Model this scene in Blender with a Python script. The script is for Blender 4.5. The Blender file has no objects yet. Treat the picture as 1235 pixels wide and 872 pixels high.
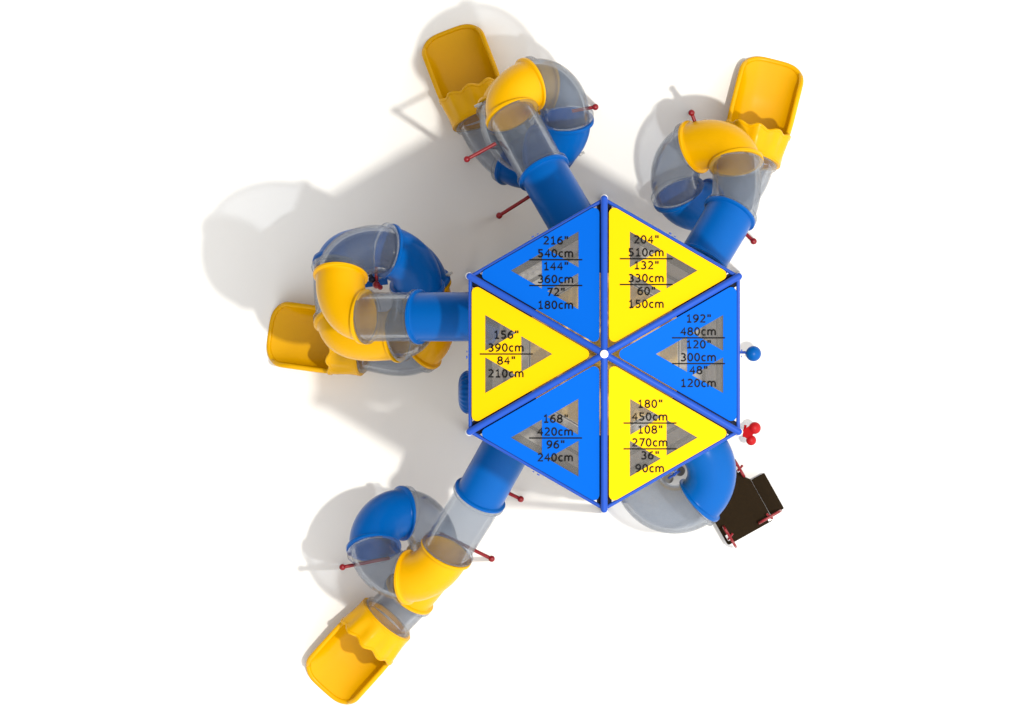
import bpy, bmesh, math, random
from mathutils import Vector, Matrix, geometry
random.seed(4)
S = 76.0                      # photo pixels per metre
def P(px, py, z=0.0): return Vector(((px-617.5)/S, (436-py)/S, z))
def hv(a):                    # compass heading (deg clockwise from up) -> world xy
    r = math.radians(a); return Vector((math.sin(r), math.cos(r), 0))

# ---------------------------------------------------------------- camera, light, world
sc = bpy.context.scene
cam = bpy.data.objects.new('camera', bpy.data.cameras.new('camera'))
sc.collection.objects.link(cam); sc.camera = cam
cam.data.type = 'ORTHO'; cam.data.ortho_scale = 1235/S
cam.location = (0, 0, 42); cam.data.clip_end = 300
w = bpy.data.worlds.new('World'); sc.world = w; w.use_nodes = True
bg = w.node_tree.nodes['Background']
bg.inputs['Color'].default_value = (1.0, .98, .945, 1)
# soft studio surround, brighter on the lamp's side
wn = w.node_tree; wt = wn.nodes.new('ShaderNodeTexCoord'); wd = wn.nodes.new('ShaderNodeVectorMath'); wd.operation = 'DOT_PRODUCT'
wd.inputs[1].default_value = Vector((.62, -.50, .60)).normalized(); wm = wn.nodes.new('ShaderNodeMapRange')
wm.inputs[1].default_value = -.35; wm.inputs[2].default_value = 1.0; wm.inputs[3].default_value = .14; wm.inputs[4].default_value = 2.15
wn.links.new(wt.outputs['Generated'], wd.inputs[0]); wn.links.new(wd.outputs['Value'], wm.inputs[0]); wn.links.new(wm.outputs[0], bg.inputs['Strength'])
ld = bpy.data.lights.new('key_lamp', 'POINT'); ld.energy = 41000; ld.color = (1, .955, .86); ld.shadow_soft_size = 0.5
key = bpy.data.objects.new('key_lamp', ld); sc.collection.objects.link(key)
key.location = P(1250, 655, 36)
sc.view_settings.view_transform = 'Standard'; sc.view_settings.look = 'None'
sc.view_settings.exposure = 0; sc.view_settings.gamma = 1
sc.cycles.transparent_max_bounces = 48; sc.cycles.max_bounces = 10

# ---------------------------------------------------------------- materials
def mat(name, col, rough=.4, spec=.5, var=.06, scale=6.0, coat=0.0, bump=0.0, bscale=300.0):
    m = bpy.data.materials.new(name); m.use_nodes = True
    nt = m.node_tree; b = nt.nodes['Principled BSDF']
    tc = nt.nodes.new('ShaderNodeTexCoord'); n = nt.nodes.new('ShaderNodeTexNoise')
    n.inputs['Scale'].default_value = scale; n.inputs['Detail'].default_value = 5
    nt.links.new(tc.outputs['Object'], n.inputs['Vector'])
    r = nt.nodes.new('ShaderNodeMixRGB')
    r.inputs[1].default_value = tuple(c*(1-var) for c in col)+(1,)
    r.inputs[2].default_value = tuple(min(1, c*(1+var)) for c in col)+(1,)
    nt.links.new(n.outputs['Fac'], r.inputs[0]); nt.links.new(r.outputs[0], b.inputs['Base Color'])
    b.inputs['Roughness'].default_value = rough
    b.inputs['Specular IOR Level'].default_value = spec
    b.inputs['Coat Weight'].default_value = coat
    if bump:
        n2 = nt.nodes.new('ShaderNodeTexNoise'); n2.inputs['Scale'].default_value = bscale
        nt.links.new(tc.outputs['Object'], n2.inputs['Vector'])
        bp = nt.nodes.new('ShaderNodeBump'); bp.inputs['Strength'].default_value = bump; bp.inputs['Distance'].default_value = .01
        nt.links.new(n2.outputs['Fac'], bp.inputs['Height']); nt.links.new(bp.outputs[0], b.inputs['Normal'])
    return m
def clear_mat(name, tint, body, fac, rough=.07):
    m = bpy.data.materials.new(name); m.use_nodes = True; nt = m.node_tree
    for n in list(nt.nodes): nt.nodes.remove(n)
    out = nt.nodes.new('ShaderNodeOutputMaterial')
    tr = nt.nodes.new('ShaderNodeBsdfTransparent'); tr.inputs[0].default_value = tint+(1,)
    pr = nt.nodes.new('ShaderNodeBsdfPrincipled'); pr.inputs['Base Color'].default_value = body+(1,); pr.inputs['Roughness'].default_value = .25
    gl = nt.nodes.new('ShaderNodeBsdfGlossy'); gl.inputs['Roughness'].default_value = rough; gl.inputs[0].default_value = (.9, .9, .9, 1)
    lw = nt.nodes.new('ShaderNodeLayerWeight'); lw.inputs[0].default_value = .16
    mp = nt.nodes.new('ShaderNodeMath'); mp.operation = 'MULTIPLY'; mp.inputs[1].default_value = .34
    m1 = nt.nodes.new('ShaderNodeMixShader'); m2 = nt.nodes.new('ShaderNodeMixShader')
    tcn = nt.nodes.new('ShaderNodeTexCoord'); nz = nt.nodes.new('ShaderNodeTexNoise'); nz.inputs['Scale'].default_value = 9
    nt.links.new(tcn.outputs['Object'], nz.inputs['Vector'])
    mr = nt.nodes.new('ShaderNodeMapRange'); mr.inputs[3].default_value = fac*.8; mr.inputs[4].default_value = fac*1.2
    nt.links.new(nz.outputs['Fac'], mr.inputs[0]); nt.links.new(mr.outputs[0], m1.inputs[0])
    nt.links.new(tr.outputs[0], m1.inputs[1]); nt.links.new(pr.outputs[0], m1.inputs[2])
    nt.links.new(lw.outputs['Fresnel'], mp.inputs[0]); nt.links.new(mp.outputs[0], m2.inputs[0])
    nt.links.new(m1.outputs[0], m2.inputs[1]); nt.links.new(gl.outputs[0], m2.inputs[2])
    nt.links.new(m2.outputs[0], out.inputs[0])
    return m
M = dict(
    ground=mat('white_floor', (.80, .80, .795), .75, .2, .015, .6),
    blue=mat('blue_plastic', (.0, .088, .36), .28, .12, .05, 3, bump=.02),
    yellow=mat('yellow_plastic', (.66, .343, .0), .27, .14, .05, 3, bump=.02),
    roof_blue=mat('blue_sheet_plastic', (.0, .088, .47), .6, .04, .02, 2, bump=.03, bscale=500),
    roof_yellow=mat('yellow_sheet_plastic', (.74, .41, .0), .6, .05, .02, 2, bump=.03, bscale=500),
    steel=mat('violet_blue_coated_steel', (.014, .062, .36), .4, .12, .05, 8),
    red=mat('red_coated_steel', (.20, .006, .012), .35, .3, .08, 8),
    redball=mat('bright_red_plastic', (.40, .008, .011), .4, .15, .05, 8),
    white=mat('white_plastic', (.78, .78, .78), .4, .4, .03, 8),
    zinc=mat('galvanised_steel', (.45, .45, .44), .35, .5, .12, 30),
    deck=mat('grey_coated_deck', (.48, .47, .445), .6, .3, .02, 2),
    trim=mat('dark_grey_trim', (.12, .118, .112), .6, .3, .05, 5),
    deck_yellow=mat('yellow_deck_panel', (.70, .46, .10), .5, .3, .05, 5),
    dark=mat('dark_navy_steel', (.006, .008, .02), .6, .1, .05, 8),
    redmatt=mat('matt_red_plastic', (.36, .008, .011), .75, .03, .05, 8),
    brown=mat('dark_brown_coated_deck', (.015, .0085, .0028), .65, .06, .25, 22, bump=.1),
    ink=mat('black_lettering', (.004, .004, .004), .6, .1, .02, 5),
    clear=clear_mat('clear_plastic', (.815, .836, .868), (.31, .35, .41), .11, .09),
    smoke=clear_mat('smoked_pane', (.90, .90, .90), (.34, .33, .32), .13, .3),
)

# ---------------------------------------------------------------- object helpers
def link(o): sc.collection.objects.link(o); return o
def tag(o, label=None, cat=None, group=None, kind=None):
    if label: o['label'] = label
    if cat: o['category'] = cat
    if group: o['group'] = group
    if kind: o['kind'] = kind
    return o
def thing(name, loc, label, cat, group=None):
    o = bpy.data.objects.new(name, None); link(o); o.location = loc; o.empty_display_size = .2
    return tag(o, label, cat, group)
def wpos(o):
    v = Vector(o.location)
    while o.parent: o = o.parent; v = v + Vector(o.location)
    return v
def obj(name, bm, m, parent=None, ang=35, origin=None):
    """bm is in world coordinates; the object's origin goes to its own centre"""
    if not isinstance(bm, bpy.types.Mesh):
        bmesh.ops.recalc_face_normals(bm, faces=bm.faces)
        me = bpy.data.meshes.new(name); bm.to_mesh(me); bm.free()
    else: me = bm
    cs = [v.co for v in me.vertices]
    if origin is None:
        origin = Vector((sum((max(c[i] for c in cs)+min(c[i] for c in cs))/2 if j == i else 0 for j in range(3)) for i in range(3)))
    me.transform(Matrix.Translation(-origin))
    me.materials.clear(); me.materials.append(m)
    for p in me.polygons: p.use_smooth = True
    me.set_sharp_from_angle(angle=math.radians(ang))
    o = bpy.data.objects.new(name, me); link(o)
    if parent:
        o.parent = parent; o.location = origin - wpos(parent)
    else: o.location = origin
    return o
def frame(d):
    d = d.normalized(); up = Vector((0, 0, 1))
    if abs(d.z) > .98: s = Vector((1, 0, 0))
    else: s = d.cross(up).normalized()
    return d, s, s.cross(d)
def add_rings(bm, rings, cap=True, closed=False):
    """rings: list of lists of points, all the same length, joined into a skin"""
    vs = [[bm.verts.new(p) for p in r] for r in rings]
    n = len(vs[0]); k = len(vs)
    for i in range(k if closed else k-1):
        a = vs[i]; b = vs[(i+1) % k]
        for j in range(n): bm.faces.new((a[j], a[(j+1) % n], b[(j+1) % n], b[j]))
    if cap and not closed: bm.faces.new(vs[0]); bm.faces.new(vs[-1])
def circ(c, s, u, r, n=16): return [c + s*(r*math.cos(2*math.pi*i/n)) + u*(r*math.sin(2*math.pi*i/n)) for i in range(n)]
def add_bar(bm, a, b, r, n=14, r2=None):
    d, s, u = frame(b-a); add_rings(bm, [circ(a, s, u, r, n), circ(b, s, u, r2 or r, n)])
def add_ball(bm, c, r, sz=1.0, n=20):
    rings = []
    for i in range(1, 12):
        t = math.pi*i/12; rings.append(circ(c+Vector((0, 0, -math.cos(t)*r*sz)), Vector((1, 0, 0)), Vector((0, 1, 0)), r*math.sin(t), n))
    add_rings(bm, rings)
def add_path_tube(bm, pts, r, n=12):
    rings = []
    prev = None
    for i, p in enumerate(pts):
        d = (pts[min(i+1, len(pts)-1)]-pts[max(i-1, 0)]).normalized()
        if prev is None: _, s, u = frame(d)
        else:
            s = (prev - d*prev.dot(d)).normalized(); u = s.cross(d)
        prev = s; rings.append(circ(p, s, u, r, n))
    add_rings(bm, rings)
def add_prism(bm, loops, to3, t0, t1):
    """outline (+ holes) as 2D loops, extruded; to3(pt2, t) -> 3D"""
    flat = [Vector((p[0], p[1], 0)) for l in loops for p in l]
    tris = geometry.tessellate_polygon([[Vector((p[0], p[1], 0)) for p in l] for l in loops])
    A = [bm.verts.new(to3(p, t0)) for p in flat]; B = [bm.verts.new(to3(p, t1)) for p in flat]
    for t in tris:
        try: bm.faces.new([A[i] for i in t]); bm.faces.new([B[i] for i in reversed(t)])
        except ValueError: pass
    k = 0
    for l in loops:
        n = len(l)
        for i in range(n): bm.faces.new((A[k+i], A[k+(i+1) % n], B[k+(i+1) % n], B[k+i]))
        k += n
def add_box(bm, o, ax, ay, az):
    c = [o+ax*i+ay*j+az*k for i in (0, 1) for j in (0, 1) for k in (0, 1)]
    v = [bm.verts.new(p) for p in c]
    for f in ((0, 1, 3, 2), (4, 6, 7, 5), (0, 4, 5, 1), (2, 3, 7, 6), (0, 2, 6, 4), (1, 5, 7, 3)): bm.faces.new([v[i] for i in f])
def rounded(poly, r, n=6):
    out = []; k = len(poly)
    for i in range(k):
        p = Vector(poly[i]); a = (Vector(poly[i-1])-p).normalized(); b = (Vector(poly[(i+1) % k])-p).normalized()
        half = math.acos(max(-1, min(1, a.dot(b))))/2; d = r/math.tan(half); c = p+(a+b).normalized()*(r/math.sin(half))
        s = p+a*d; e = p+b*d
        a0 = math.atan2(s.y-c.y, s.x-c.x); a1 = math.atan2(e.y-c.y, e.x-c.x); da = (a1-a0+math.pi) % (2*math.pi)-math.pi
        for j in range(n+1): out.append((c.x+r*math.cos(a0+da*j/n), c.y+r*math.sin(a0+da*j/n)))
    return out

# ---------------------------------------------------------------- ground
bm = bmesh.new(); add_box(bm, Vector((-150, -150, -.2)), Vector((300, 0, 0)), Vector((0, 300, 0)), Vector((0, 0, .2)))
tag(obj('ground', bm, M['ground']), kind='structure')

# ---------------------------------------------------------------- tower
C = P(728.7, 427); RH = 186.5/S; AP = RH*math.cos(math.radians(30))
Z_EDGE = 7.75; PITCH = math.tan(math.radians(13)); Z_TOP = Z_EDGE+AP*PITCH
tower = thing('climbing_tower', (C.x, C.y, 0), 'hexagonal play tower with six blue and yellow triangular roof panels marked with heights', 'play tower')
def vert(k, r=RH, z=0.0):      # vertex k, counted clockwise from the top
    a = math.radians(60*k); return Vector((C.x+r*math.sin(a), C.y+r*math.cos(a), z))
def sector(k):                 # outward direction and along-edge direction of face k (between vertex k and k+1)
    n = hv(60*k+30); t = hv(60*k+120); return n, t
Q = 1/S
TEXT = {0: ['204"', '510cm', '-', '132"', '330cm', '-', '60"', '150cm'], 1: ['192"', '480cm', '-', '120"', '300cm', '-', '48"', '120cm'],
        2: ['180"', '450cm', '-', '108"', '270cm', '-', '36"', '90cm'], 3: ['168"', '420cm', '-', '96"', '240cm'],
        4: ['156"', '390cm', '-', '84"', '210cm'], 5: ['216"', '540cm', '-', '144"', '360cm', '-', '72"', '180cm']}
def arc(cx, cy, rx, ry, a0, a1, n=14): return [(cx+rx*math.cos(math.radians(a0+(a1-a0)*i/n)), cy+ry*math.sin(math.radians(a0+(a1-a0)*i/n))) for i in range(n+1)]
SIX = [arc(.34, .32, .28, .27, 90, 450, 24), arc(.62, .36, .56, .59, 180, 92)]
GLYPH = {'0': (.875, [arc(.34, .5, .28, .46, 90, 450, 28)]), '1': (.875, [[(.1, .80), (.24, .83), (.37, .97), (.37, .05)], [(.10, .05), (.64, .05)]]),
    '2': (.875, [arc(.31, .70, .27, .26, 150, -25)+[(.07, .06), (.66, .06)]]),
    '3': (.875, [arc(.29, .735, .26, .22, 140, -80), arc(.29, .28, .30, .24, 90, -145)]),
    '4': (.875, [[(.49, 0), (.49, .95), (.05, .34), (.68, .34)]]), '5': (.875, [[(.60, .95), (.14, .95), (.14, .54)], [(.14, .54)]+arc(.30, .315, .29, .26, 108, -145)]),
    '6': (.875, SIX), '7': (.875, [[(.05, .95), (.63, .95), (.24, 0)]]), '8': (.875, [arc(.34, .74, .24, .21, 90, 450, 22), arc(.34, .28, .29, .24, 90, 450, 24)]),
    '9': (.875, [[(.68-px, 1-py) for px, py in l] for l in SIX]), '"': (.63, [[(.14, 1.03), (.14, .68)], [(.40, 1.03), (.40, .68)]]),
    'c': (.72, [arc(.34, .37, .27, .33, 48, 312)]), 'm': (1.34, [[(.12, 0), (.12, .72)], arc(.35, .44, .23, .26, 165, 0)+[(.58, 0)], arc(.81, .44, .23, .26, 165, 0)+[(1.04, 0)]])}
def stroke(bm, pts, hw):
    """flat raised bar of half width hw along a 2D line (photo pixels; z 0..1 for thickness)"""
    pts = [Vector(p) for p in pts]; n = len(pts); loop = (pts[0]-pts[-1]).length < 1e-4
    if loop: pts = pts[:-1]; n -= 1
    rows = []
    for i, p in enumerate(pts):
        a = (p-pts[i-1]).normalized() if (i or loop) else None; b = (pts[(i+1) % n]-p).normalized() if (i < n-1 or loop) else None
        a = a or b; b = b or a
        na = Vector((-a.y, a.x)); nb = Vector((-b.y, b.x)); m = (na+nb); m = m/max(.5, m.dot(na)) if m.length > 1e-6 else na
        rows.append([bm.verts.new((*(p+m*(hw*q)), h)) for q, h in ((1, 0), (1, 1), (-1, 1), (-1, 0))])
    for i in range(n if loop else n-1):
        r0, r1 = rows[i], rows[(i+1) % n]
        for j in range(4): bm.faces.new((r0[j], r0[(j+1) % 4], r1[(j+1) % 4], r1[j]))
    if not loop: bm.faces.new(rows[0]); bm.faces.new(rows[-1])
def write(bm, text, cx, cy, cap, hw):
    tw = sum(GLYPH[c][0] for c in text)*cap; x = cx-tw/2+.08*cap
    for c in text:
        adv, lines = GLYPH[c]
        for l in lines: stroke(bm, [(x+px*cap, cy+cap*.5-py*cap) for px, py in l], hw)
        x += adv*cap
TPOS = {0: (779.5, 288.8), 1: (842.5, 384.2), 2: (784, 487), 3: (670, 505), 4: (610.5, 403.7), 5: (670.3, 290)}
for k in range(6):
    n, t = sector(k)
    yellow = k % 2 == 0
    # outline in (n, t) coordinates, pixels from the centre
    a_in = 5.8; a_out = 159.8
    def edge_half(nn): return nn*math.tan(math.radians(30)) - a_in/math.cos(math.radians(30))
    tip = a_in/math.sin(math.radians(30))
    outline = rounded([(tip, 0), (a_out, edge_half(a_out)), (a_out, -edge_half(a_out))], 6.5)
    tri = lambda n0, t0: [(n0+37.5, t0-21.6), (n0, t0), (n0+37.5, t0+21.6)]
    cuts = [tri(106, 25.5), tri(106, -25.5), tri(62.5, 0)]
    def to3(p, h, n=n, t=t): return Vector((C.x, C.y, Z_TOP - p[0]*Q*PITCH + h)) + n*(p[0]*Q) + t*(p[1]*Q)
    bm = bmesh.new(); add_prism(bm, [outline]+cuts, to3, -.01, .02)
    panel = obj('roof_panel', bm, M['roof_yellow' if yellow else 'roof_blue'], tower, 30)
    panel['label'] = ('yellow' if yellow else 'blue') + ' triangular roof panel marked ' + TEXT[k][0]
    for c in cuts:
        bm = bmesh.new(); add_prism(bm, [c], to3, -.004, .008); obj('smoked_pane', bm, M['smoke'], panel)
    # lettering, laid flat on the sloping panel
    bmt = bmesh.new(); x, y = TPOS[k]
    for line in TEXT[k]:
        if line == '-':
            stroke(bmt, [(x-32, y-7.8), (x+32, y-7.8)], .8); continue
        write(bmt, line, x, y, 9.5, .88); y += 15.55
    for v in bmt.verts:
        p = P(v.co.x, v.co.y); d = (p-C).dot(n)
        v.co = Vector((p.x, p.y, Z_TOP - d*PITCH + .0205 + .006*v.co.z))
    obj('lettering', bmt, M['ink'], panel)
# ridge and edge beams, posts, caps
for k in range(6):
    a = Vector((C.x, C.y, Z_TOP+.03)) + hv(60*k)*.03; b = vert(k, RH+.01, Z_TOP+.03-RH*PITCH*math.cos(math.radians(30)))
    bm = bmesh.new(); add_bar(bm, a, b, 4.2*Q, 18); add_ball(bm, b, 4.3*Q)
    rb = obj('ridge_beam', bm, M['steel'], tower)
    pr_ = PITCH*math.cos(math.radians(30)); sd = Vector((hv(60*k).y, -hv(60*k).x, 0)); bm = bmesh.new()
    q0 = Vector((C.x, C.y, Z_TOP-.15))+hv(60*k)*(98*Q)-Vector((0, 0, 98*Q*pr_)); q1 = Vector((C.x, C.y, Z_TOP-.15))+hv(60*k)*(183*Q)-Vector((0, 0, 183*Q*pr_))
    add_box(bm, q0-sd*(9*Q), q1-q0, sd*(18*Q), Vector((0, 0, .04))); obj('gusset_plate', bm, M['dark'], rb)
    e0 = vert(k, RH, Z_EDGE-.06); e1 = vert(k+1, RH, Z_EDGE-.06); d = (e1-e0).normalized()
    bm = bmesh.new(); add_bar(bm, e0+d*.05, e1-d*.05, 2.3*Q, 12)
    obj('eave_beam', bm, M['steel'], tower)
    n, t = sector(k); mid = (e0+e1)/2+n*.045+t*.05*(-1)
    bm = bmesh.new(); add_bar(bm, mid, mid+n*.02, .022, 6); obj('bolt', bm, M['steel'], tower)
    bm = bmesh.new(); add_bar(bm, mid+t*.09, mid+t*.09+n*.015, .014, 6); obj('bolt', bm, M['steel'], tower)
    bm = bmesh.new(); pv = vert(k, RH+1.0*Q); add_bar(bm, pv, Vector((pv.x, pv.y, Z_EDGE-.16)), 5.0*Q, 20)
    post = obj('post', bm, M['steel'], tower)
    bm = bmesh.new(); cp = vert(k, RH+1.5*Q, Z_EDGE-.16)
    add_rings(bm, [circ(cp, Vector((1, 0, 0)), Vector((0, 1, 0)), r, 20) if not h else circ(cp+Vector((0, 0, h)), Vector((1, 0, 0)), Vector((0, 1, 0)), r, 20) for r, h in ((4.7*Q, .001), (4.7*Q, .04), (3.9*Q, .07), (2*Q, .085))])
    obj('post_cap', bm, M['white'], post)
bm = bmesh.new(); add_bar(bm, Vector((C.x, C.y, 0)), Vector((C.x, C.y, Z_TOP-.06)), 5*Q, 20); cpost = obj('post', bm, M['steel'], tower)
bm = bmesh.new(); add_bar(bm, Vector((C.x, C.y, Z_TOP-.05)), Vector((C.x, C.y, Z_TOP+.13)), 5.0*Q, 24); add_ball(bm, Vector((C.x, C.y, Z_TOP+.13)), 5.0*Q, .4, 24)
obj('post_cap', bm, M['white'], cpost)
# decks: grey planked outer part and yellow inner part, wound as a spiral stair
TOPDECK = {4: 4.95, 3: 5.2, 2: 5.45, 1: 5.7, 0: 5.95, 5: 6.2}
ENTRY = {}                     # face -> list of (t offset in m, z, radius) holes for tubes, filled from the slide table below
ENTRY_DEF = {5: [(-36, 5.0)], 4: [(-45, 5.55)], 3: [(0, 3.95)], 0: [(0, 3.2)]}
for k in range(6):
    n, t = sector(k)
    z = TOPDECK[k]; lev = 0
    while z > .5:
        bm = bmesh.new()
        edges = [(92, 157)]
        for n0, n1 in edges:
            h0 = n0*.5774-4; h1 = n1*.5774-4
            drop = -.05 if (n0 in (133.2,)) else 0
            add_prism(bm, [[(n0, -h0), (n1, -h1), (n1, h1), (n0, h0)]], lambda p, h, n=n, t=t: Vector((C.x, C.y, h))+n*(p[0]*Q)+t*(p[1]*Q), z-.06+drop, z+drop)
        dk = obj('deck', bm, M['deck'], tower)
        for n0, n1 in ((89, 91), (118, 122), (135, 143.5)) if lev == 0 else ():
            h0 = n0*.5774-5; h1 = n1*.5774-5; bm = bmesh.new()
            add_prism(bm, [[(n0, -h0), (n1, -h1), (n1, h1), (n0, h0)]], lambda p, h, n=n, t=t: Vector((C.x, C.y, h))+n*(p[0]*Q)+t*(p[1]*Q), z+.004, z+.016)
            obj('deck_strip', bm, M['trim'], dk)
        bm = bmesh.new(); add_prism(bm, [[(10, -3), (88.5, -47), (88.5, 47), (10, 3)]], lambda p, h, n=n, t=t: Vector((C.x, C.y, h))+n*(p[0]*Q)+t*(p[1]*Q), z-.05, z+.012)
        obj('inner_deck', bm, M['deck_yellow'], tower)
        # guard panel on the outer face above this deck
        loops = [[(-86, z-.02), (86, z-.02), (86, z+1.2), (-86, z+1.2)]]
        loops = [[(p[0], p[1]*S) for p in loops[0]]]
        bm = bmesh.new()
        add_prism(bm, loops, lambda p, h, n=n, t=t: Vector((C.x, C.y, p[1]*Q))+n*(AP-.09+h)+t*(p[0]*Q), 0, .03)
        obj('guard_panel', bm, M['steel'] if (k+lev) % 2 else M['roof_yellow'], tower)
        z -= 1.9; lev += 1
# ribbed blue bubble on the left face
bm = bmesh.new(); bc = P(566, 473, 3.4); rings = []
for i in range(0, 13):
    a = math.pi/2*i/13; ring = []
    for j in range(96):
        th = 2*math.pi*j/96; rr = 26*Q*math.cos(a)**.6*(1+(.025 if (j//2) % 2 else -.025)*(1 if i > 1 else .3))
        ring.append(bc+Vector((-13.5*Q*math.sin(a), rr*math.cos(th), rr*math.sin(th))))
    rings.append(ring)
add_rings(bm, rings); obj('ribbed_bubble', bm, M['blue'], tower, 50)

# ---------------------------------------------------------------- tubes
RO, RI, RF = 29.6*Q, 28.2*Q, 33.4*Q
def hermite(a, ha, b, hb, n):
    pa, pb = P(*a), P(*b); c = (pb-pa).length
    th = abs((hb-ha+180) % 360-180); th = math.radians(max(th, .5))
    m = 3*(4/3)*math.tan(th/4)*c/(2*math.sin(th/2))
    ta, tb = hv(ha)*m, hv(hb)*m; out = []
    for i in range(n+1):
        u = i/n; out.append(pa*(2*u**3-3*u*u+1)+ta*(u**3-2*u*u+u)+pb*(-2*u**3+3*u*u)+tb*(u**3-u*u))
    return out
def section_mesh(pts, flange=(True, True)):
    """hollow tube with a raised flange at each end; pts is the 3D centre line"""
    bm = bmesh.new(); N = 56; m = len(pts)
    L = [0]
    for i in range(1, m): L.append(L[-1]+(pts[i]-pts[i-1]).length)
    def at(s):
        s = max(0, min(L[-1], s)); i = 1
        while i < m-1 and L[i] < s: i += 1
        f = (s-L[i-1])/max(1e-9, L[i]-L[i-1]); return pts[i-1].lerp(pts[i], f)
    def fr(s):
        e = 3*Q; d = at(s+e)-at(s-e); return frame(d)
    g = .5*Q; T = L[-1]; prof = []
    fw = 3.4*Q
    prof += [(g, RF-.6*Q), (g+.5*Q, RF), (g+fw-.5*Q, RF), (g+fw, RF-.7*Q), (g+fw+.8*Q, RO+.5*Q), (g+fw+2.2*Q, RO)] if flange[0] else [(g, RO)]
    s0, s1 = g+fw+3.5*Q, T-g-fw-3.5*Q; k = max(3, int((s1-s0)/(3*Q)))
    prof += [(s0+(s1-s0)*i/k, RO) for i in range(k+1)]
    prof += [(T-g-fw-2.2*Q, RO), (T-g-fw-.8*Q, RO+.5*Q), (T-g-fw, RF-.7*Q), (T-g-fw+.5*Q, RF), (T-g-.5*Q, RF), (T-g, RF-.6*Q)] if flange[1] else [(T-g, RO)]
    k2 = k+2
    prof += [(T-g-(T-2*g)*i/k2, RI) for i in range(k2+1)]
    rings = []
    for s, r in prof:
        d, si, up = fr(s); rings.append(circ(at(s), si, up, r, N))
    add_rings(bm, rings, closed=True)
    return bm
def sweep_z(plan, slopes, z_end):
    """plan: list of sections (lists of xy points); slopes at ring ends -> 3D sections ending at z_end"""
    secs = []; z = z_end
    for i in reversed(range(len(plan))):
        p = plan[i]; n = len(p)-1; out = [Vector((p[-1].x, p[-1].y, z))]
        for j in range(n, 0, -1):
            u = (j-.5)/n; sl = slopes[i]*(1-u)+slopes[i+1]*u
            z += sl*(p[j]-p[j-1]).length; out.append(Vector((p[j-1].x, p[j-1].y, z)))
        secs.insert(0, out[::-1])
    return secs
def exit_chute(ring, heading, slope0, length, parent):
    d = hv(heading); sd = Vector((d.y, -d.x, 0)); up = Vector((0, 0, 1))
    def cen(s):               # centre line of the run-out: starts at the tube's slope and levels out
        u = min(1, s/(70*Q)); dz = slope0*(s if s < 0 else (min(s, 70*Q)*(1-u/2)))
        return ring+d*s-up*dz
    bm = bmesh.new(); Lm = length*Q
    # trough: thick-walled U
    NT, NV = 34, 28
    def prof(tt, v, off):     # v in 0..1 from left rim over the floor to right rim
        w_ = (33.5 + 2.2*min(1, tt*2.2))*Q; ph = math.pi*v
        ex = 1.0-.34*min(1, tt*2); cx, sn = math.cos(ph), math.sin(ph)
        yy = math.copysign(abs(cx)**ex, cx); zz = sn**(ex)
        dep = (33-3*min(1, tt*1.6))*Q
        low = (max(0, tt-.66)/.34)**1.8*17*Q; dep -= low
        top = (0 if tt < .25 else (tt-.25)*-6*Q) - low
        s = tt*Lm; s -= (max(0, tt-.72)/.28)**1.6*10*Q*abs(yy)**4
        wn = w_ - (max(0, tt-.85)/.15)**2.5*2.5*Q
        c = cen(s); o = off
        return c + sd*(yy*(wn+o)) + up*(top - zz*(dep+o))
    rings = []
    for i in range(NT+1):
        tt = i/NT
        inner = [prof(tt, j/NV, 0) for j in range(NV+1)]; outer = [prof(tt, j/NV, 3.0*Q) for j in range(NV+1)]
        rings.append(inner+outer[::-1])
    add_rings(bm, rings)
    # rolled rim round the open edge
    rim = [prof(i/NT, 0, 1.2*Q)+up*.6*Q for i in range(int(NT*.24), NT+1)]
    rim += [prof(1, j/NV, 1.2*Q) for j in range(1, NV)]
    rim += [prof(i/NT, 1, 1.2*Q)+up*.6*Q for i in range(NT, int(NT*.24)-1, -1)]
    add_path_tube(bm, rim, 3.1*Q, 10)
    # hood: upper half shell with a scalloped front edge
    NH, NA = 14, 72; rings_i = []; rings_o = []
    for off, store in ((0, rings_i), (2.6*Q, rings_o)):
        for i in range(NH+1):
            r = []
            for j in range(NA+1):
                ph = math.pi*j/NA; u = i/NH
                wave = .5+.5*math.cos(ph*10+math.pi); bell = math.sin(ph)**.5
                s = u*(35*Q + 4*Q*wave*bell)
                rad = (33.6 + 3.6*u**1.5 + 3.2*min(1, u*1.6)*wave*bell)*Q + off
                c = cen(s)
                tilt = d*(slope0*.9)*(1-u*.55)
                r.append(c + sd*(math.cos(ph)*rad) + (up+tilt).normalized()*(math.sin(ph)*rad))
            store.append(r)
    add_rings(bm, [a+b[::-1] for a, b in zip(rings_i, rings_o)])
    add_path_tube(bm, [p.lerp(q, .5) for p, q in zip(rings_i[-1], rings_o[-1])], 2.2*Q, 8)   # rolled front lip
    # collar flange
    dd, si, uu = frame(d-up*slope0); rr = []
    for s, r in ((.5, 33), (.9, 37), (4.2, 37), (4.8, 36), (6, 34), (6, 30), (.5, 29)): rr.append(circ(ring+dd*(s*Q), si, uu, r*Q, 56))
    add_rings(bm, rr, closed=True)
    return obj('exit_chute', bm, M['yellow'], parent, 40)
SL = .53
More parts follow.
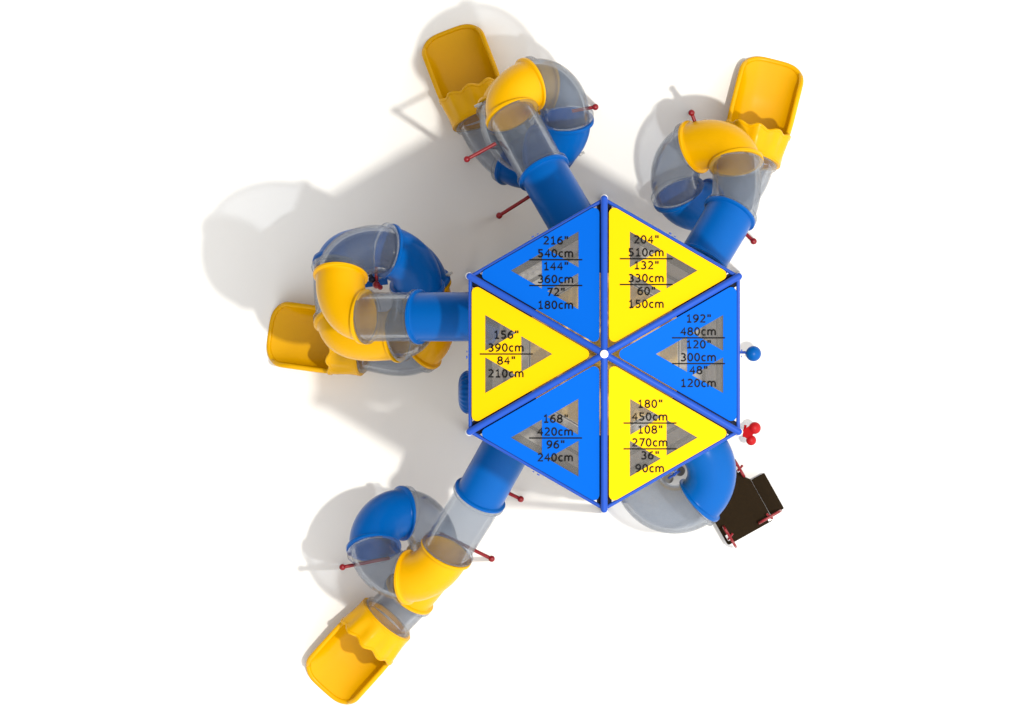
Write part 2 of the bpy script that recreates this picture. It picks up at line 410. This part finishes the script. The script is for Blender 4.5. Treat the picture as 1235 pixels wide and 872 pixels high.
def make_slide(label, rings, cols, zend, chute_len, posts, clamps=(), slope_end=.30, label_part=None):
    plan = []
    for i in range(len(rings)-1):
        a, b = rings[i], rings[i+1]; plan.append(hermite(a[:2], a[2], b[:2], b[2], 28))
    slopes = [.42]+[SL]*(len(rings)-2)+[slope_end]
    secs = sweep_z(plan, slopes, zend)
    e = rings[-1]; base = P(e[0], e[1])
    t = thing('tube_slide', base, label, 'tube slide', 'spiral tube slides around the tower')
    names = dict(b='blue', y='yellow', c='clear')
    for i, (s, c) in enumerate(zip(secs, cols)):
        ob = obj('tube_section', section_mesh(s), M[names[c]], t, 40)
        ob['label'] = {'b': 'opaque blue tube section', 'y': 'opaque yellow tube section', 'c': 'clear see-through tube section'}[c]
    exit_chute(secs[-1][-1], e[2], slope_end, chute_len, t)
    zs = [s[0].z for s in secs]+[zend]
    for (px, py, qx, qy, ri, dz) in posts:      # post top, arm end, ring that it carries, height offset
        z = zs[ri]+dz; f = P(px, py)
        bm = bmesh.new(); add_bar(bm, f, f+Vector((0, 0, z)), 2.9*Q, 16)
        po = obj('support_post', bm, M['red'], t)
        bm = bmesh.new(); add_ball(bm, f+Vector((0, 0, z)), 3.9*Q, .9); obj('post_cap', bm, M['red'], po)
        bm = bmesh.new(); add_bar(bm, f+Vector((0, 0, z-.02)), P(qx, qy, z-.05), 2.2*Q, 14); obj('support_arm', bm, M['red'], t)
    for (px, py, ri, dz) in clamps:
        c = P(px, py, zs[ri]+dz); bm = bmesh.new(); add_ball(bm, c, 2.6*Q, 1.2, 12); add_bar(bm, c-Vector((.06, .02, 0)), c+Vector((.06, .03, .03)), 1.6*Q, 8)
        obj('clamp', bm, M['zinc'], t)
    print('slide', label[:30], ['%.2f' % z for z in zs])
    return t
W = 270; Ecard = 90
make_slide('longest spiral tube slide, winding down beside the left yellow roof panel, its chute pointing left',
    [(592, 382, W), (503, 382, W), (441, 382, W), (411, 331, 8), (466, 302, 101), (503, 347, 185), (480, 404, 266), (411, 384, 356), (409, 323, 10),
     (462, 306, 98), (511, 343, 168), (506, 418, 236), (440, 417, 278)],
    'bcycbcycbbyc', .60, 115, [(454, 344, 454, 322, 4, -.1)], [(541, 331, 10, .1)])
ls = bpy.data.objects['tube_slide']; zc = 4.2
bm = bmesh.new(); add_ball(bm, P(448.5, 337, zc), 4.2*Q, 1.1); add_bar(bm, P(448.5, 337, zc), P(446, 330, zc), 2.4*Q); obj('clamp', bm, M['dark'], ls)
bm = bmesh.new(); add_box(bm, P(458, 336, zc-.2), Vector((9*Q, 3*Q, 0)), Vector((-2*Q, 4*Q, 0)), Vector((0, 0, .05))); obj('bracket', bm, M['zinc'], ls)
bm = bmesh.new(); add_box(bm, P(440, 347, zc-.3), Vector((28*Q, 4*Q, 0)), Vector((-1*Q, 7*Q, 0)), Vector((0, 0, .05))); obj('bracket', bm, M['blue'], ls)
bm = bmesh.new(); add_ball(bm, P(454, 343.5, zc+.1), 4.6*Q); add_ball(bm, P(458.5, 346.5, zc+.05), 3.2*Q); obj('clamp', bm, M['red'], ls)
make_slide('topmost spiral tube slide, leaving under the upper left blue panel, its chute in shade',
    [(696, 277, 329), (655, 207, 330), (618, 140, 330), (641, 101, 74), (683, 143, 177), (645, 183, 274), (608, 134, 8), (660, 107, 98), (677, 150, 182), (618, 192, 306), (581, 144, 339)],
    'bcycbcycbc', .60, 113, [(563, 192, 598, 173, 2, -.05), (718, 129, 690, 134, 4, .1), (602, 260, 640, 236, 1, .1)], [(700, 186, 7, .0), (577, 127, 6, .2)])
make_slide('short spiral tube slide from the upper right yellow panel, its sunlit chute pointing up',
    [(846, 316, 29), (881, 256, 27), (888, 198, 355), (836, 178, 246), (818, 233, 157), (863, 247, 70), (905, 193, 14)],
    'bcycbc', .60, 122, [(834, 136, 843, 160, 3, .1), (909, 291, 893, 276, 1, -.2)])
make_slide('spiral tube slide from the lower left blue panel, its sunlit chute pointing down left',
    [(617, 529, 209), (578, 599, 209), (539, 664, 207), (490, 696, 277), (451, 662, 352), (487, 619, 92), (523, 668, 185), (493, 718, 218), (467, 746, 222)],
    'bcycbcyc', .60, 114, [(413, 684, 470, 673, 4, -.1), (593, 674, 530, 643, 2, -.45), (628, 602, 604, 590, 1, -.3)])

# crawl tube: half ring out of and back into the lower right face
ct = thing('crawl_tube', P(814, 570), 'half ring crawl tube, clear and blue, bulging out below the lower right yellow panel', 'crawl tube')
arc = []
for i in range(-3, 63):
    a = math.radians(240-(i/60)*180)          # compass bearing from the ring centre
    if i < 0 or i > 60:
        a = math.radians(240 if i < 0 else 60); ext = (-i if i < 0 else i-60)*6
        p = Vector((814+44.5*math.sin(a)-.5*ext, 570-44.5*math.cos(a)-.866*ext))
    else: p = Vector((814+44.5*math.sin(a), 570-44.5*math.cos(a)))
    arc.append(P(p.x, p.y, 1.75+.5*i/60))
cut = 36
obj('tube_section', section_mesh(arc[:cut+1]), M['clear'], ct, 40)['label'] = 'clear see-through tube section'
obj('tube_section', section_mesh(arc[cut:]), M['blue'], ct, 40)['label'] = 'opaque blue tube section'
for px, py in ((806, 577), (820, 568)):
    bm = bmesh.new(); add_bar(bm, P(px, py), P(px, py, 1.3), 6.2*Q, 24); cpp = obj('support_post', bm, M['trim'], ct)
bm = bmesh.new(); add_bar(bm, P(806, 577, 1.34), P(820, 568, 1.34), 1.3*Q); add_ball(bm, P(813, 572.5, 1.36), 2.2*Q); obj('clamp', bm, M['steel'], ct)

# ---------------------------------------------------------------- transfer platform
B0 = P(878, 658); u = Vector((.873, .488, 0)); v = Vector((-.495, .869, 0)); v = (v-u*v.dot(u)).normalized()
tp = thing('transfer_platform', P(897, 612), 'dark brown stepped transfer platform with red grab bars beside the blue crawl tube', 'platform')
def tp3(p, h): return B0+u*(p[0]*Q)+v*(p[1]*Q)+Vector((0, 0, h))
bm = bmesh.new(); add_prism(bm, [rounded([(0, 0), (62.5, 0), (62.5, 57), (57, 64), (57, 100), (0, 100)], 3, 4)], tp3, .36, .44); obj('deck', bm, M['brown'], tp)
bm = bmesh.new(); add_prism(bm, [rounded([(0, 0), (62.5, 0), (62.5, 56), (0, 56)], 2.5, 4), ], lambda p, h: tp3((1.5+p[0]*.95, 1.5+p[1]*.95), h), .25, .358); obj('skirt', bm, M['brown'], tp)
bm = bmesh.new(); add_prism(bm, [rounded([(63, 6), (81, 6), (81, 55.5), (63, 55.5)], 1.5, 4)], tp3, .17, .24); obj('step', bm, M['brown'], tp)
for q in ((5, 5), (57, 5), (5, 92), (52, 92)):
    bm = bmesh.new(); add_bar(bm, tp3(q, 0), tp3(q, .36), 3*Q); obj('leg', bm, M['steel'], tp)
for q in ((76, 10), (76, 51)):
    bm = bmesh.new(); add_bar(bm, tp3(q, 0), tp3(q, .17), 2.5*Q); obj('leg', bm, M['steel'], tp)
def grab(a, b, z0, h):
    pa, pb = P(*a, z0), P(*b, z0); d = (pb-pa); bm = bmesh.new(); pts = []
    for i in range(13):
        f = i/12; pts.append(pa+d*f+Vector((0, 0, h*min(1, 2.4*math.sin(math.pi*f)**.7))))
    add_path_tube(bm, pts, 1.7*Q, 10)
    m1 = pa+d*.45; cr = Vector((-d.y, d.x, 0)).normalized()
    add_bar(bm, m1+cr*.07+Vector((0, 0, h*.55)), m1-cr*.05+d*.12+Vector((0, 0, h*.55)), 1.4*Q, 8)
    g = obj('grab_bar', bm, M['red'], tp)
    bm = bmesh.new(); c = pa+d*.5+cr*(-.035); ex = d.normalized()
    add_box(bm, c-ex*.05-cr*.02, ex*.10, cr*.06, Vector((0, 0, .05))); obj('bracket', bm, M['white'], g)
grab((872.5, 635), (887.5, 659.5), .44, .5); grab((915.5, 631), (941.5, 616), .44, .5); grab((886, 555), (897.5, 574.5), .44, .5)

# ---------------------------------------------------------------- ball handholds on the right
t = thing('ball_handhold', P(893, 427, .85), 'single round blue ball handhold fixed to the right face of the tower', 'handhold')
bm = bmesh.new(); add_ball(bm, P(908.7, 426.5, .85), 9.4*Q, 1, 32); obj('ball', bm, M['blue'], t)
bm = bmesh.new(); add_bar(bm, P(889, 425.5, .85), P(905, 425.5, .85), 2.0*Q); obj('stem', bm, M['steel'], t)
bm = bmesh.new(); add_bar(bm, P(887.5, 425.5, 0), P(887.5, 425.5, 1.0), 2.2*Q); obj('upright', bm, M['steel'], t)
bm = bmesh.new()
for yy in (427.5, 429.5): add_bar(bm, P(888, yy, .9), P(898.5-(yy-427.5), yy, .9), 1.0*Q, 8)
obj('bolt', bm, M['white'], t)
t = thing('twin_ball_handhold', P(890, 520, .9), 'two bright red balls on a red bracket at the lower right tower corner', 'handhold')
for (px, py, r) in ((910.3, 516.2, 7.4), (906, 531, 6.2)):
    bm = bmesh.new(); add_ball(bm, P(px, py, .9), r*Q, 1, 28); obj('ball', bm, M['redball'], t)
bm = bmesh.new()
add_prism(bm, [rounded([(895, 519), (906, 512), (909, 523), (904, 531), (896, 526)], 1.5, 3)], lambda p, h: P(p[0], p[1], h), .84, .95)
add_bar(bm, P(899, 512.5, .9), P(897, 527, .9), 1.6*Q, 8); add_bar(bm, P(890, 520, .9), P(897, 521, .9), 2.2*Q, 10)
obj('bracket', bm, M['redmatt'], t)
